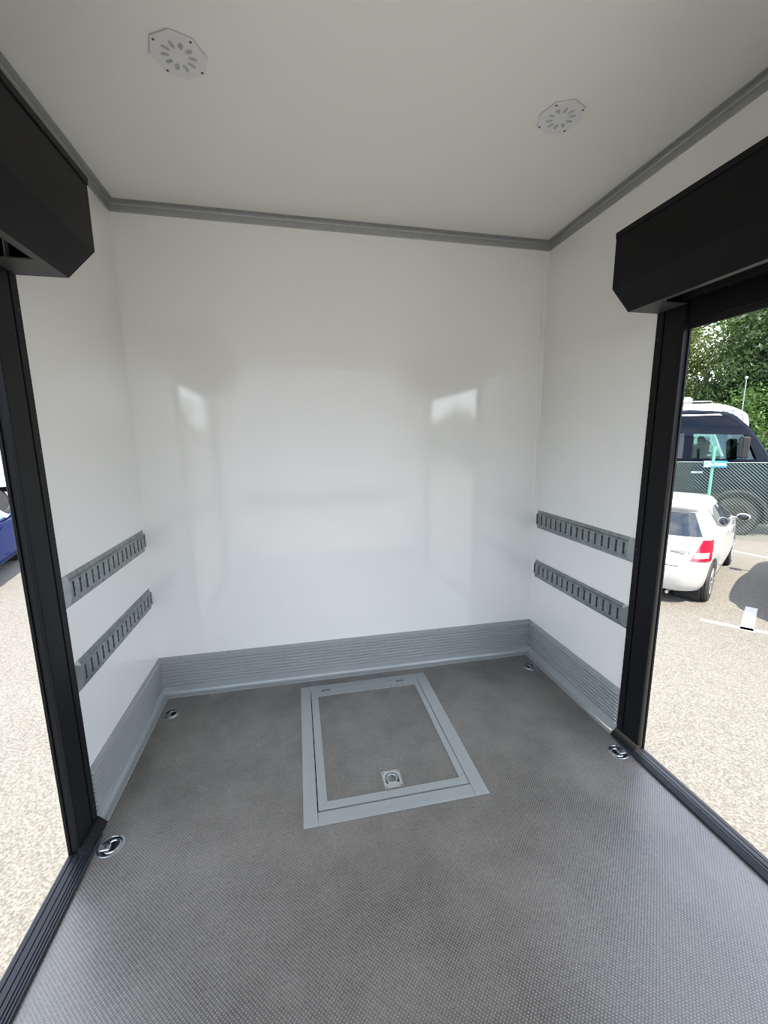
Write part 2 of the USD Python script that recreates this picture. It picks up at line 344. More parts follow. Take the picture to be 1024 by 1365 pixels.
rail('slotted zinc lashing rail on the left wall, upper of the two', False, .9200, -.0300)
rail('slotted zinc lashing rail on the left wall, lower of the two', False, .5790, -.0310)
rail('slotted zinc lashing rail on the right wall, upper of the two', True, .9265, -.0360)
rail('slotted zinc lashing rail on the right wall, lower of the two', True, .5830, -.0400)

# ------------------------------------------------------------------ lashing cups in the floor
def cup(label, x, y, flip):
    t = thing('lashing_cup', label, 'lashing ring', (x, y, 0), 180 if flip else 0)
    obj('rim', lathe([(.0385, -.004), (.0385, .0012), (.0400, .0024), (.0440, .0022), (.0468, .0008), (.0470, .0003), (.0420, .0003), (.0420, -.004), (.0385, -.004)], n=40), CHROME, t, smooth=35)
    obj('bowl', lathe([(.0400, -.0010), (.0360, -.014), (.026, -.022), (0, -.024), (0, -.0265), (.028, -.0245), (.0395, -.015), (.0418, -.0010), (.0400, -.0010)], n=40), SHADOW_STEEL, t, smooth=35)
    ring = [(.006 + .0265 * math.cos(a), .0265 * math.sin(a), -.004 + .003 * math.cos(a)) for a in np.linspace(-2.25, 2.25, 26)]
    obj('ring', tube(ring, .0056, 10), CHROME, t, smooth=40)
    obj('hinge_block', cham(-.0375, -.0020, -.0135, .0135, -.0230, -.0010, .0025), ZINC_END, t)
    obj('bolt', cat_(cyl(.0050, .003, (-.018, 0, 0.0003), 'z', 6)), SCREW, t)
CUPL = ['round steel lashing ring cup in the floor beside the near left door post', 'round steel lashing ring cup in the floor at the far left corner', 'round steel lashing ring cup in the floor at the far right corner', 'round steel lashing ring cup in the floor beside the near right door post']
for (x, y), l in zip(CUPS, CUPL): cup(l, x, y, x > 1)

# ------------------------------------------------------------------ floor hatch
hx = thing('floor_hatch', 'aluminium framed floor hatch with a recessed ring latch', 'floor hatch', ((HX0 + HX1) / 2, (HY0 + HY1) / 2, 0))
cx, cyh = (HX0 + HX1) / 2, (HY0 + HY1) / 2
ox0, ox1, oy0, oy1 = HX0 - cx, HX1 - cx, HY0 - cyh, HY1 - cyh
ix0, ix1, iy0, iy1 = .8835 - cx, 1.5590 - cx, -1.0135 - cyh, -.1690 - cyh       # lid seam
px0, px1, py0, py1 = .9260 - cx, 1.5270 - cx, -.9715 - cyh, -.2150 - cyh        # floor panel in the lid
fz = .0035
def alu_bar(name, x0, x1, y0, y1, z=fz, zb=.0003, lab=None): obj(name, cham(x0, x1, y0, y1, zb, z, .0012), ALU if (y1 - y0) > (x1 - x0) else ALU_B, hx, label=lab)
alu_bar('frame_bar', ox0, ix0 - .0012, oy0, oy1); alu_bar('frame_bar', ix1 + .0012, ox1, oy0, oy1)
alu_bar('frame_bar', ix0 - .0004, ix1 + .0004, iy1 + .0018, oy1); alu_bar('frame_bar', ix0 - .0004, ix1 + .0004, oy0, iy0 - .0030)
obj('frame_groove', bx(ix0, ix1, oy0 + .0225, oy0 + .0240, .0034, .0038), TRIMM, hx)
def lid_bar(pts):
    m = ext(Polygon(pts), fz + .010, 'xyz', (0, 0, -.010)); obj('lid_bar', m, ALU if abs(pts[0][0] - pts[1][0]) < 1e-6 else ALU_B, hx)
sx0, sx1, sy0, sy1 = ix0 + .0030, ix1 - .0022, iy0 + .0030, iy1 - .0010
e_ = .0003
lid_bar([(sx0, sy0), (sx0, sy1), (px0, py1 + e_), (px0, py0 - e_)]); lid_bar([(sx1, sy0), (sx1, sy1), (px1, py1 + e_), (px1, py0 - e_)])
lid_bar([(sx0 + e_, sy0), (sx1 - e_, sy0), (px1 - e_, py0), (px0 + e_, py0)]); lid_bar([(sx0 + e_, sy1), (sx1 - e_, sy1), (px1 - e_, py1), (px0 + e_, py1)])
lp = sbox(px0 + e_, py0 + e_, px1 - e_, py1 - e_)
LX, LY = 1.2245 - cx, -.9130 - cyh
lp = lp.difference(affinity.translate(sbox(-.030, -.036, .030, .036), LX, LY))
obj('lid_panel', ext(lp, .010, 'xyz', (0, 0, -.0110)), FLOORM, hx, label='grey anti-slip floor panel of the hatch lid')
obj('seam_floor', bx(ix0 - .002, ix1 + .002, iy0 - .004, iy1 + .003, -.028, -.0115), BLACK_IN, hx)
for u in (.975, 1.445):
    h = obj('hinge', cat_(cham(u - cx - .022, u - cx + .022, iy1 - .0035, iy1 + .0045, .0008, .0062, .001)), ZINC, hx)
    obj('hinge_pin', cyl(.0028, .052, (u - cx, iy1 + .0005, .0060), 'x', 10), SCREW, h)
for (u, v) in ((px0 - .018, py0 + .012), (px0 + .020, py0 - .018), (px1 + .015, py0 + .012), (px1 - .018, py0 - .018)):
    obj('lid_screw', lathe([(0, .0002), (.0048, .0002), (.0042, .0016), (0, .0018)], (u, v, fz), 14), CHROME, hx, smooth=30)
plate = sbox(-.0425, -.0500, .0425, .0500).buffer(-.006).buffer(.006, 6).difference(Polygon([(-.031, -.022), (-.031, .004), (-.026, .022), (-.014, .033), (0, .036), (.014, .033), (.026, .022), (.031, .004), (.031, -.022)]))
for a in (-1, 1):
    for b in (-1, 1): plate = plate.difference(Point(a * .034, b * .0415).buffer(.0036, 6))
lt = obj('latch_plate', ext(plate, .0028, 'xyz', (LX, LY, -.0005)), CHROME, hx, label='square zinc plate of the recessed ring latch')
obj('latch_dish', trimesh.Trimesh(np.vstack([np.array([(-.030, -.022, 0), (-.030, .004, 0), (-.026, .022, 0), (0, .0355, 0), (.026, .022, 0), (.030, .004, 0), (.030, -.022, 0)]), np.array([(-.016, -.018, -.009), (-.016, .002, -.009), (-.013, .010, -.009), (0, .016, -.009), (.013, .010, -.009), (.016, .002, -.009), (.016, -.018, -.009)])]) + [LX, LY, 0],
    [f for i in range(7) for j in [(i + 1) % 7] for f in ((i, i + 7, j + 7), (i, j + 7, j))] + [(7, 7 + k + 1, 7 + k)[::-1] if False else (7, 7 + k, 7 + k + 1)[::-1] for k in range(1, 6)], process=False), ZINC, lt)
ringp = [(LX + .023 * math.cos(a), LY + .004 + .0245 * math.sin(a), .0012) for a in np.linspace(-.85, math.pi + .85, 26)]
obj('latch_ring', tube(ringp, .0042, 10), CHROME, lt, smooth=40)
obj('ring_clamp', cham(LX - .020, LX + .020, LY - .0235, LY - .0150, -.002, .0046, .002), CHROME, lt)

# ------------------------------------------------------------------ ceiling vents
def vent(label, x, y, rot):
    t = thing('ceiling_vent', label, 'vent', (x, y, H - .0002), rot)
    oc = Polygon([(.086 * math.cos(k * math.pi / 4), .086 * math.sin(k * math.pi / 4)) for k in range(8)])
    pet = affinity.scale(Point(0, 0).buffer(1, 8), .0135, .0072)
    hole = oc
    for k in range(10): hole = hole.difference(affinity.rotate(affinity.translate(pet, .041, 0), k * 36 + 8, origin=(0, 0)))
    bev = trimesh.Trimesh(np.vstack([np.c_[np.array(oc.exterior.coords)[:8], np.full(8, -.0002)], np.c_[np.array(oc.exterior.coords)[:8] * .985, np.full(8, -.0050)]])).convex_hull
    slab = ext(affinity.scale(hole, .985, .985, origin=(0, 0)), .0040, 'xyz', (0, 0, -.0062))
    obj('plate', slab, VENT, t, smooth=False)
    obj('backing', ext(oc, .0020, 'xyz', (0, 0, -.0022)), VENT_IN, t)
    for k in range(4):
        a = math.radians(45 + 90 * k)
        obj('screw', lathe([(0, -.0080), (.0025, -.0078), (.0042, -.0060), (.0042, -.0020), (0, -.0020)], (.0755 * math.cos(a), .0755 * math.sin(a), 0), 12), SCREW, t, smooth=30)
vent('octagonal white ceiling vent above the left door', .5600, -.9215, -6)
vent('octagonal white ceiling vent above the right door', 1.8810, -.9225, 0)

# ------------------------------------------------------------------ vehicles: a shell stacked from rounded plan outlines
class Shell:
    """plan outlines by height: knots (z, y rear, y front, half width, corner radius); u runs 0..10 around from the rear middle: 0-1 rear right half,
    1-2 rear right corner, 2-3 right side, 3-4 front right corner, 4-6 front, 6-7 corner, 7-8 left side, 8-9 corner, 9-10 rear left half"""
    def __init__(s, knots, bow=0.05):
        k = np.array(knots, float); s.z = k[:, 0]; s.f = [PchipInterpolator(k[:, 0], k[:, i]) for i in range(1, 5)]; s.bow = bow
    def par(s, z): return [float(f(z)) for f in s.f]
    def at(s, u, z):
        yr, yf, w, r = s.par(z); u = u % 10
        m = u > 5
        if m: u = 10 - u
        q = math.pi / 2
        if u <= 1: x, y = u * (w - r), yr
        elif u <= 2: a = (u - 1) * q; x, y = w - r + r * math.sin(a), yr + r - r * math.cos(a)
        elif u <= 3: x, y = w, yr + r + (u - 2) * (yf - yr - 2 * r)
        elif u <= 4: a = (u - 3) * q; x, y = w - r + r * math.cos(a), yf - r + r * math.sin(a)
        else: x, y = (5 - u) * (w - r), yf
        e = min(1.0, abs(x) / max(w, 1e-6)); L = yf - yr; h = (y - yr) / L
        y += s.bow * e * e * (1 - 2 * h); x *= 1 - 0.10 * abs(2 * h - 1) ** 3
        return np.array([-x if m else x, y, z])
    def nrm(s, u, z):
        a, b = s.at(u + .01, z) - s.at(u - .01, z), s.at(u, z + .01) - s.at(u, z - .01)
        n = np.cross(a, b); return n / (np.linalg.norm(n) + 1e-12)
    def uy(s, y, z):
        yr, yf, w, r = s.par(z); return 2 + (y - yr - r) / (yf - yr - 2 * r)
    def mesh(s, nu=(6, 6, 16, 6, 6), nz=44):
        us = []
        for k, n in enumerate(list(nu) + list(nu)[::-1]): us += [k + i / n for i in range(n)]
        zs = np.unique(np.concatenate([np.linspace(s.z[0], s.z[-1], nz), s.z])); n = len(us)
        v = [s.at(u, z) for z in zs for u in us]; f = []
        for a in range(len(zs) - 1):
            for i in range(n):
                j = (i + 1) % n; f += [(a * n + i, a * n + j, a * n + n + j), (a * n + i, a * n + n + j, a * n + n + i)]
        v += [np.mean(v[:n], 0), np.mean(v[-n:], 0)]; b = (len(zs) - 1) * n
        for i in range(n):
            j = (i + 1) % n; f += [(j, i, len(v) - 2), (b + i, b + j, len(v) - 1)]
        m = trimesh.Trimesh(v, f, process=False); trimesh.repair.fix_normals(m); return m
    def patch(s, q, n=8, m=6, off=0.006, back=-0.012):
        """a curved panel over the corners q = [(u, z) lower rear, lower front, upper front, upper rear]"""
        q = np.array(q, float); F, B = [], []
        for b in range(m + 1):
            for a in range(n + 1):
                t, r = a / n, b / m; u, z = (1 - r) * ((1 - t) * q[0] + t * q[1]) + r * ((1 - t) * q[3] + t * q[2])
                p, g = s.at(u, z), s.nrm(u, z); F.append(p + off * g); B.append(p + back * g)
        N = len(F); f = []; idx = lambda a, b: b * (n + 1) + a
        for b in range(m):
            for a in range(n):
                i, j, k, l = idx(a, b), idx(a + 1, b), idx(a + 1, b + 1), idx(a, b + 1)
                f += [(i, j, k), (i, k, l), (N + i, N + k, N + j), (N + i, N + l, N + k)]
        rim = [idx(a, 0) for a in range(n)] + [idx(n, b) for b in range(m)] + [idx(a, m) for a in range(n, 0, -1)] + [idx(0, b) for b in range(m, 0, -1)]
        for a, b in zip(rim, rim[1:] + rim[:1]): f += [(a, N + a, N + b), (a, N + b, b)]
        k = trimesh.Trimesh(np.array(F + B), f, process=False); trimesh.repair.fix_normals(k); return k

def paint(name, col, rough=0.35): return PM(name, col, rough, 0.0, coat_weight=1.0, coat_roughness=0.03, specular_ior_level=0.0)
WHITE_P, GREY_P, BLUE_P, BLACK_P = paint('white_car_paint', (.34, .34, .325)), paint('grey_car_paint', (.06, .062, .066)), PM('blue_car_paint', (.003, .010, .050), 0.3, 0, coat_weight=0.3, coat_roughness=0.03, specular_ior_level=0), PM('black_van_paint', (.003, .004, .008), 0.3, 0, coat_weight=0.26, coat_roughness=0.03, specular_ior_level=0)
PLASTIC, LAMP_R, LAMP_W = PM('black_plastic', (.014, .014, .015), 0.65, 0, specular_ior_level=0.25), PM('red_lamp', (.36, .006, .022), 0.10, coat_weight=1.0), PM('clear_lamp', (.40, .385, .385), 0.15, coat_weight=1.0)
RIMM, GREYT = PM('alloy_wheel', (.50, .51, .52), 0.3, 0.9), PM('grey_badge', (.22, .22, .23), 0.35, 0.6)

def wheel(parent, x, y, r, wid, side, dark=False):
    pr = [(r * .66, -wid / 2 + .012), (r * .80, -wid / 2), (r * .95, -wid / 2 + .006), (r, -wid / 2 + .03)]
    for k in range(4):
        g = -wid / 2 + .045 + k * (wid - .09) / 3
        pr += [(r, g - .006), (r - .012, g - .004), (r - .012, g + .004), (r, g + .006)]
    pr += [(r, wid / 2 - .03), (r * .95, wid / 2 - .006), (r * .80, wid / 2), (r * .66, wid / 2 - .012), (r * .62, 0), (r * .66, -wid / 2 + .012)]
    A = [(0, 1, 0), (0, 0, 1), (1, 0, 0)]
    t = obj('tyre', place(lathe(pr, n=40), A, (x, y, r)), RUBBER, parent, smooth=30)
    so = side * wid / 2
    m = [place(lathe([(r * .665, -.02), (r * .665, .02), (r * .60, .012), (r * .60, -.02), (r * .665, -.02)], n=36), A, (x + so * .8, y, r)), cyl(r * .17, .03, (x + so * .8, y, r), 'x', 16)]
    for k in range(10):
        a = k * math.pi / 5; c, s_ = math.cos(a), math.sin(a)
        m.append(rod((x + so * .82, y + r * .12 * c, r + r * .12 * s_), (x + so * .86, y + r * .62 * c, r + r * .62 * s_), .020, 6, .016))
    obj('wheel_rim', cat_(*m), PLASTIC if dark else RIMM, t, smooth=30)
    obj('brake_disc', cyl(r * .58, .02, (x + so * .3, y, r), 'x', 24), SHADOW_STEEL, t)

def hatchback(name, label, loc, rotz, body, badge=None, plate_text=None):
    t = thing(name, label, 'car', loc, rotz)
    S = Shell([(.17, .26, 3.56, .72, .28), (.23, .10, 3.70, .80, .28), (.34, .03, 3.79, .850, .30), (.48, .00, 3.84, .866, .30), (.60, .03, 3.84, .868, .30), (.75, .075, 3.79, .867, .30), (.88, .105, 3.66, .858, .30),
        (.955, .13, 3.30, .850, .28), (1.00, .15, 2.98, .835, .24), (1.04, .17, 2.82, .815, .23), (1.20, .24, 2.47, .755, .20), (1.335, .30, 2.16, .700, .18), (1.385, .24, 2.02, .678, .17), (1.42, .22, 1.93, .660, .17), (1.455, .27, 1.80, .63, .17), (1.482, .40, 1.60, .55, .16), (1.495, .60, 1.42, .42, .14)])
    wy = (.70, 3.15)
    arch = [cyl(.345, .40, (sx * .84, y, .30), 'x', 36) for sx in (-1, 1) for y in wy]
    obj('body', diff(S.mesh(), *arch), body, t, smooth=40)
    for sx in (-1, 1):
        for y in wy: obj('wheel_housing', cyl(.335, .30, (sx * .60, y, .30), 'x', 30), BLACK_IN, t)
    for sx in (-1, 1):
        for y in wy: wheel(t, sx * .755, y, .300, .185, sx)
    obj('rear_window', S.patch([(-1.62, 1.02), (1.62, 1.02), (1.48, 1.330), (-1.48, 1.330)], 20, 6), GLASSD, t, smooth=40)
    obj('windscreen', S.patch([(4.2, 1.05), (5.8, 1.05), (5.8, 1.37), (4.2, 1.37)], 12, 8), GLASSD, t, smooth=40)
    for sd in (1, -1):
        V = (lambda q: q) if sd > 0 else (lambda q: [(10 - u, z) for u, z in q][::-1])
        P = lambda y, z: (S.uy(y, z), z)
        def side_patch(name, pts, mat, off=.006, lab=None, par=t):
            q = [P(*p) for p in pts]
            if sd < 0: q = [(10 - q[k][0], q[k][1]) for k in (1, 0, 3, 2)]
            return obj(name, S.patch(q, 8, 6, off), mat, par, smooth=40, label=lab)
        side_patch('rear_side_window', [(1.02, 1.075), (1.60, .985), (1.60, 1.350), (.74, 1.350)], GLASSD)
        side_patch('front_side_window', [(1.66, .985), (2.62, 1.00), (2.02, 1.355), (1.66, 1.355)], GLASSD)
        side_patch('door_handle', [(1.72, .86), (1.92, .86), (1.92, .89), (1.72, .89)], body, .03)
        side_patch('sill_trim', [(1.12, .215), (2.72, .215), (2.72, .26), (1.12, .26)], PLASTIC, .008)
        for (ua, ub, uc, ud, za, zb, zc, zd, mat, nm, off) in ((1.30, 2.02, 2.04, 1.62, .690, .670, .955, .975, LAMP_R, 'tail_lamp', .012), (1.36, 1.84, 1.87, 1.41, .725, .718, .795, .800, LAMP_W, 'reversing_lamp', .018)):
            q = [(ua, za), (ub, zb), (uc, zc), (ud, zd)]
            if sd < 0: q = [(10 - q[k][0], q[k][1]) for k in (1, 0, 3, 2)]
            obj(nm, S.patch(q, 14, 8, off), mat, t, smooth=40)
        q = [(3.35, .70), (4.3, .68), (4.3, .80), (3.35, .86)]
        if sd < 0: q = [(10 - q[k][0], q[k][1]) for k in (1, 0, 3, 2)]
        obj('head_lamp', S.patch(q, 10, 5, .010), LAMP_W, t, smooth=40)
        e = trimesh.creation.icosphere(2); e.vertices *= [.095, .075, .062]; e.apply_translation([sd * .975, 2.52, 1.03])
        mr = obj('side_mirror', cat_(e, rod((sd * .80, 2.56, .99), (sd * .93, 2.53, 1.01), .022)), body, t, smooth=40)
        g = trimesh.creation.icosphere(2); g.vertices *= [.080, .022, .050]; g.apply_translation([sd * .975, 2.458, 1.03]); obj('mirror_glass', g, GLASSD, mr, smooth=40)
    # roof ribs, hatch seam, bumper details
    zr = lambda x, y: 1.478 - .10 * (x / .62) ** 2 - .05 * ((y - 1.15) / .8) ** 2
    for sx in (-1, 1):
        obj('roof_rib', tube([(sx * .46, y, 1.452 - .045 * ((y - 1.1) / .75) ** 2) for y in np.linspace(.55, 1.7, 10)], .012, 8), PLASTIC, t)
    obj('hatch_seam', S.patch([(-1.02, .602), (1.02, .602), (1.02, .610), (-1.02, .610)], 16, 1, .002), PLASTIC, t)
    obj('bumper_crease', S.patch([(-.75, .30), (.75, .30), (.60, .455), (-.60, .455)], 12, 4, .004), body, t, smooth=40)
    pl = S.patch([(-.44, .46), (.44, .46), (.44, .565), (-.44, .565)], 6, 2, .012)
    p = obj('number_plate', pl, PM(name + '_plate', (.75, .75, .73), 0.4), t)
    if plate_text:
        tx = place(meshkit.text_mesh(plate_text, .070, .002, True), [(1, 0, 0), (0, 0, 1), (0, -1, 0)], (.115, -.010, .478)); obj('plate_text', tx, PLASTIC, p)
    obj('plate_border', S.patch([(-.455, .452), (.455, .452), (.455, .572), (-.455, .572)], 6, 2, .008), PLASTIC, p)
    if badge:
        tx = place(meshkit.text_mesh(badge, .036, .003, True), [(1.5, 0, 0), (0, 0, 1), (0, -1, 0)], (.40, S.at(.8, .80)[1] - .001, .785)); obj('badge_text', tx, GREYT, t)
    obj('exhaust_pipe', cyl(.022, .20, (.42, .16, .20), 'y', 14), CHROME, t, smooth=30)
    obj('underbody', bx(-.66, .66, .30, 3.5, .17, .30), BLACK_IN, t)
    return t

hatchback('parked_car', 'white hatchback seen through the right door, parked tail towards the truck', (5.715, 2.530, G), -57.0, WHITE_P, 'SWIFT', '7')
hatchback('parked_car', 'grey hatchback beside the white one, only its shadow reaching into view', (7.10, .39, G), -57.0, GREY_P)
hatchback('parked_car', 'blue hatchback seen as a sliver through the left door', (-4.78, 4.10, G), 15.0, BLUE_P)

def van(loc, rotz):
    t = thing('van', 'tall black high-roof van parked behind the chain-link fence', 'van', loc, rotz)
    S = Shell([(.30, .10, 6.35, .98, .20), (.45, .02, 6.55, 1.04, .24), (.75, .0, 6.60, 1.06, .26), (1.15, .0, 6.55, 1.06, .28), (1.50, .02, 6.38, 1.05, .30), (1.70, .03, 6.12, 1.03, .30), (1.82, .04, 5.86, 1.02, .28), (2.10, .05, 5.66, 1.00, .26), (2.52, .06, 5.38, .97, .24), (2.62, .06, 5.30, .96, .24),
        (2.75, .07, 5.16, .94, .24), (2.90, .09, 5.00, .91, .24), (2.98, .14, 4.85, .85, .24), (3.04, .5, 4.3, .60, .24)], bow=.03)
    wy = (1.35, 5.10); R = .46
    cut = [cyl(R + .12, .60, (sx * 1.0, y, R), 'x', 36) for sx in (-1, 1) for y in wy]
    win = place(ext(Polygon([(4.10, 1.86), (5.42, 1.84), (5.16, 2.43), (4.10, 2.46)]), 2.4, 'yzx'), np.eye(3), (-1.2, 0, 0))
    obj('body', diff(S.mesh(nu=(6, 6, 24, 6, 6)), win, *cut), BLACK_P, t, smooth=40)
    for sx in (-1, 1):
        for y in wy: obj('wheel_housing', cyl(R + .10, .50, (sx * .70, y, R), 'x', 30), BLACK_IN, t)
    for sx in (-1, 1):
        for y in wy: wheel(t, sx * .92, y, R, .25, sx, dark=True)
    for sd in (1, -1):
        def sp(name, pts, mat, off=.006):
            q = [(S.uy(*p), p[1]) for p in pts]
            if sd < 0: q = [(10 - q[k][0], q[k][1]) for k in (1, 0, 3, 2)]
            return obj(name, S.patch(q, 8, 6, off), mat, t, smooth=40)
        sp('front_side_window', [(4.11, 1.865), (5.40, 1.845), (5.14, 2.425), (4.11, 2.455)], PANE)
        sp('sliding_door_window', [(2.55, 1.86), (3.92, 1.86), (3.92, 2.46), (2.55, 2.46)], GLASSD)
        sp('rear_side_window', [(.55, 1.88), (2.2, 1.88), (2.2, 2.46), (.55, 2.46)], GLASSD)
        sp('side_moulding', [(1.95, .93), (4.85, .93), (4.85, 1.02), (1.95, 1.02)], PLASTIC, .02)
        sp('door_handle', [(4.12, 1.50), (4.36, 1.50), (4.36, 1.55), (4.12, 1.55)], CHROME, .03)
        sp('step_bar', [(2.0, .40), (4.7, .40), (4.7, .46), (2.0, .46)], CHROME, .05)
        sp('head_lamp', [(6.05, 1.18), (6.42, 1.16), (6.36, 1.45), (6.05, 1.48)], LAMP_W, .012)
        fl = [(sd * (1.075), y_, z_) for y_, z_ in [(5.10 + (R + .16) * math.cos(a), R + (R + .16) * math.sin(a)) for a in np.linspace(-.25, math.pi + .25, 26)]]
        obj('wheel_flare', tube(fl, .045, 8), PLASTIC, t, smooth=40)
        mr = obj('side_mirror', cat_(cham(sd * 1.22 - .11, sd * 1.22 + .11, 4.96, 5.12, 1.88, 2.38, .03), rod((sd * .98, 5.10, 1.92), (sd * 1.16, 5.06, 1.97), .03), rod((sd * .97, 5.06, 2.22), (sd * 1.16, 5.04, 2.25), .02)), PLASTIC, t)
        obj('mirror_glass', bx(sd * 1.22 - .09, sd * 1.22 + .09, 4.952, 4.964, 1.92, 2.34), GLASSD, mr)
        s_ = obj('seat', cat_(cham(sd * .42 - .22, sd * .42 + .22, 4.35, 4.54, 1.70, 2.20, .05), cham(sd * .42 - .13, sd * .42 + .13, 4.38, 4.50, 2.18, 2.40, .04)), PLASTIC, t)
    obj('windscreen', S.patch([(4.15, 1.84), (5.85, 1.84), (5.80, 2.50), (4.20, 2.50)], 12, 8), pane_mat('van_windscreen', (.30, .42, .40)), t, smooth=40)
    obj('roof_strip', S.patch([(2.05, 2.885), (2.98, 2.885), (2.98, 2.92), (2.05, 2.92)], 24, 1, .012), WHITE_P, t)
    obj('bumper', S.patch([(3.1, .42), (6.9, .42), (6.9, .78), (3.1, .78)], 24, 4, .05), PLASTIC, t, smooth=40)
    obj('number_plate', S.patch([(4.7, .50), (5.3, .50), (5.3, .62), (4.7, .62)], 4, 2, .07), LAMP_W, t)
    obj('roof_light', cham(-.16, .16, 4.0, 4.3, 2.99, 3.09, .02), LAMP_W, t)
    obj('interior_mirror', cham(-.12, .12, 5.16, 5.22, 2.34, 2.44, .015), LAMP_W, t)
    return t
VH = math.radians(122); VD = np.array([math.sin(VH), math.cos(VH)]); VR = np.array([math.cos(VH), -math.sin(VH)])   # heading and the right-hand side
vo = np.array([10.375, 5.427]) + 1.05 * VD - .42 * VR - 5.45 * VD - 1.08 * VR
van((vo[0], vo[1], G), -math.degrees(VH))

def motorhome(loc, rotz):
    t = thing('motorhome', 'white motorhome standing behind the black van', 'motorhome', loc, rotz)
    S = Shell([(.35, .1, 6.4, 1.05, .12), (.6, .0, 6.55, 1.12, .14), (1.3, .0, 6.50, 1.13, .16), (1.55, .0, 6.15, 1.13, .18), (1.75, .0, 5.85, 1.13, .18), (2.45, .0, 5.50, 1.12, .20), (2.60, .0, 5.80, 1.11, .30), (3.05, .0, 5.75, 1.10, .35), (3.35, .02, 5.30, 1.07, .3), (3.48, .2, 4.9, .95, .25)], bow=.02)
    obj('body', S.mesh(), WHITE_P, t, smooth=40)
    obj('windscreen', S.patch([(4.1, 1.72), (5.9, 1.72), (5.9, 2.40), (4.1, 2.40)], 10, 6), pane_mat('motorhome_screen', (.55, .72, .68)), t, smooth=40)
    for a, b in ((.9, 1.9), (3.0, 4.0)): obj('side_window', S.patch([(S.uy(a, 1.7), 1.7), (S.uy(b, 1.7), 1.7), (S.uy(b, 2.3), 2.3), (S.uy(a, 2.3), 2.3)], 6, 4), GLASSD, t, smooth=40)
    obj('roof_box', cham(-.50, .50, 1.9, 4.2, 3.48, 3.74, .08), WHITE_P, t)
    obj('roof_hatch', cham(-.4, .4, .7, 1.3, 3.46, 3.58, .04), LAMP_W, t)
    obj('roof_rail', cat_(tube([(.85, .6, 3.40), (.85, .65, 3.55), (.85, 4.6, 3.55), (.85, 4.7, 3.40)], .02, 8), tube([(-.85, .6, 3.40), (-.85, .65, 3.55), (-.85, 4.6, 3.55), (-.85, 4.7, 3.40)], .02, 8)), CHROME, t)
    for sx in (-1, 1):
        for y in (1.5, 5.35): wheel(t, sx * 1.0, y, .36, .22, sx)
        mr = obj('side_mirror', cham(sx * 1.32 - .10, sx * 1.32 + .10, 5.60, 5.72, 1.75, 2.15, .03), WHITE_P, t)
    return t
MH = math.radians(120); MD = np.array([math.sin(MH), math.cos(MH)]); mo = np.array([15.7, 8.35]) - 6.0 * MD - 1.2 * np.array([math.cos(MH), -math.sin(MH)])
motorhome((mo[0], mo[1], G + .0), -math.degrees(MH))
ms = thing('mast', 'thin grey aerial mast rising above the motorhome', 'mast', (18.17, 11.05, G))
obj('pole', rod((0, 0, 0), (0, 0, 4.60), .035, 8, .018), GREYT, ms)
obj('tip', trimesh.creation.icosphere(2, .055).apply_translation([0, 0, 4.62]), LAMP_W, ms)

# trailer and hedge beyond the blue car on the left
tr = thing('box_trailer', 'white box trailer standing beyond the blue car on the left', 'trailer', (-8.8, 13.2, G), 24)
obj('box', cham(-4.0, 2.0, 0, 2.5, 1.35, 3.9, .04), WHITE_P, tr)
obj('side_skirt', cham(-3.8, 1.8, .02, .10, .95, 1.36, .02), PM('pale_skirt', (.45, .55, .54), .5), tr)
obj('chassis', bx(-3.8, 1.8, .5, 2.0, .75, 1.35), BLACK_IN, tr)
for x in (-3.0, -2.0, -.2, 1.0):
    w = obj('wheel', cyl(.48, .28, (x, .22, .48), 'y', 28), RUBBER, tr, smooth=30)
    obj('wheel_hub', cyl(.20, .05, (x, .07, .48), 'y', 16), LAMP_W, w)

# ------------------------------------------------------------------ chain-link fence and the parking sign
GREEN = PM('green_coated_steel', (.10, .36, .25), 0.45)
WIRE = PM('galvanised_wire', (.26, .34, .31), 0.45, 0.2)
FAD = 126; FA = math.radians(FAD); fd = np.array([math.sin(FA), math.cos(FA)]); F0 = np.array([10.375, 5.427]) + .83 * fd
fe = thing('fence', 'green chain-link fence between the white car and the black van', 'fence', (F0[0], F0[1], G), 90 - FAD)
FH, FX0, FX1, sp = 1.80, -4.6, 3.4, .072
wv, wf = [], []
def add_wire(a, b, r):
    m = rod(a, b, r, 4); wf.append(np.array(m.faces) + sum(len(q) for q in wv)); wv.append(np.array(m.vertices))
for k in range(int((FX1 - FX0 + FH) / sp)):
    for s in (1, -1):
        x0 = FX0 + (k * sp - (FH if s > 0 else 0)); a, b = (x0, .03), (x0 + FH, FH) if s > 0 else (x0 + FH, .03)
        if s < 0: a, b = (x0, FH), (x0 + FH, .03)
        (xa, za), (xb, zb) = a, b
        for lim in (FX0, FX1):
            pass
        t0, t1 = max(0, (FX0 - xa) / (xb - xa)), min(1, (FX1 - xa) / (xb - xa))
        if t1 - t0 > .02: add_wire((xa + t0 * (xb - xa), .004 * s, za + t0 * (zb - za)), (xa + t1 * (xb - xa), .004 * s, za + t1 * (zb - za)), .0024 if s < 0 else .0015)
obj('wire_mesh', trimesh.Trimesh(np.vstack(wv), np.vstack(wf), process=False), WIRE, fe, kind='stuff')
obj('top_wire', rod((FX0, 0, FH), (FX1, 0, FH), .006, 6), WIRE, fe)
POST_X = -.83
for x in (POST_X - 2.5, POST_X, POST_X + 2.5):
    obj('fence_post', cat_(rod((x, .035, 0), (x, .035, FH + (.36 if x == POST_X else .05)), .030, 12)), GREEN, fe, smooth=40)
SB, SW = PM('sign_blue', (.03, .20, .62), 0.4), PM('sign_white', (.75, .78, .80), 0.4)
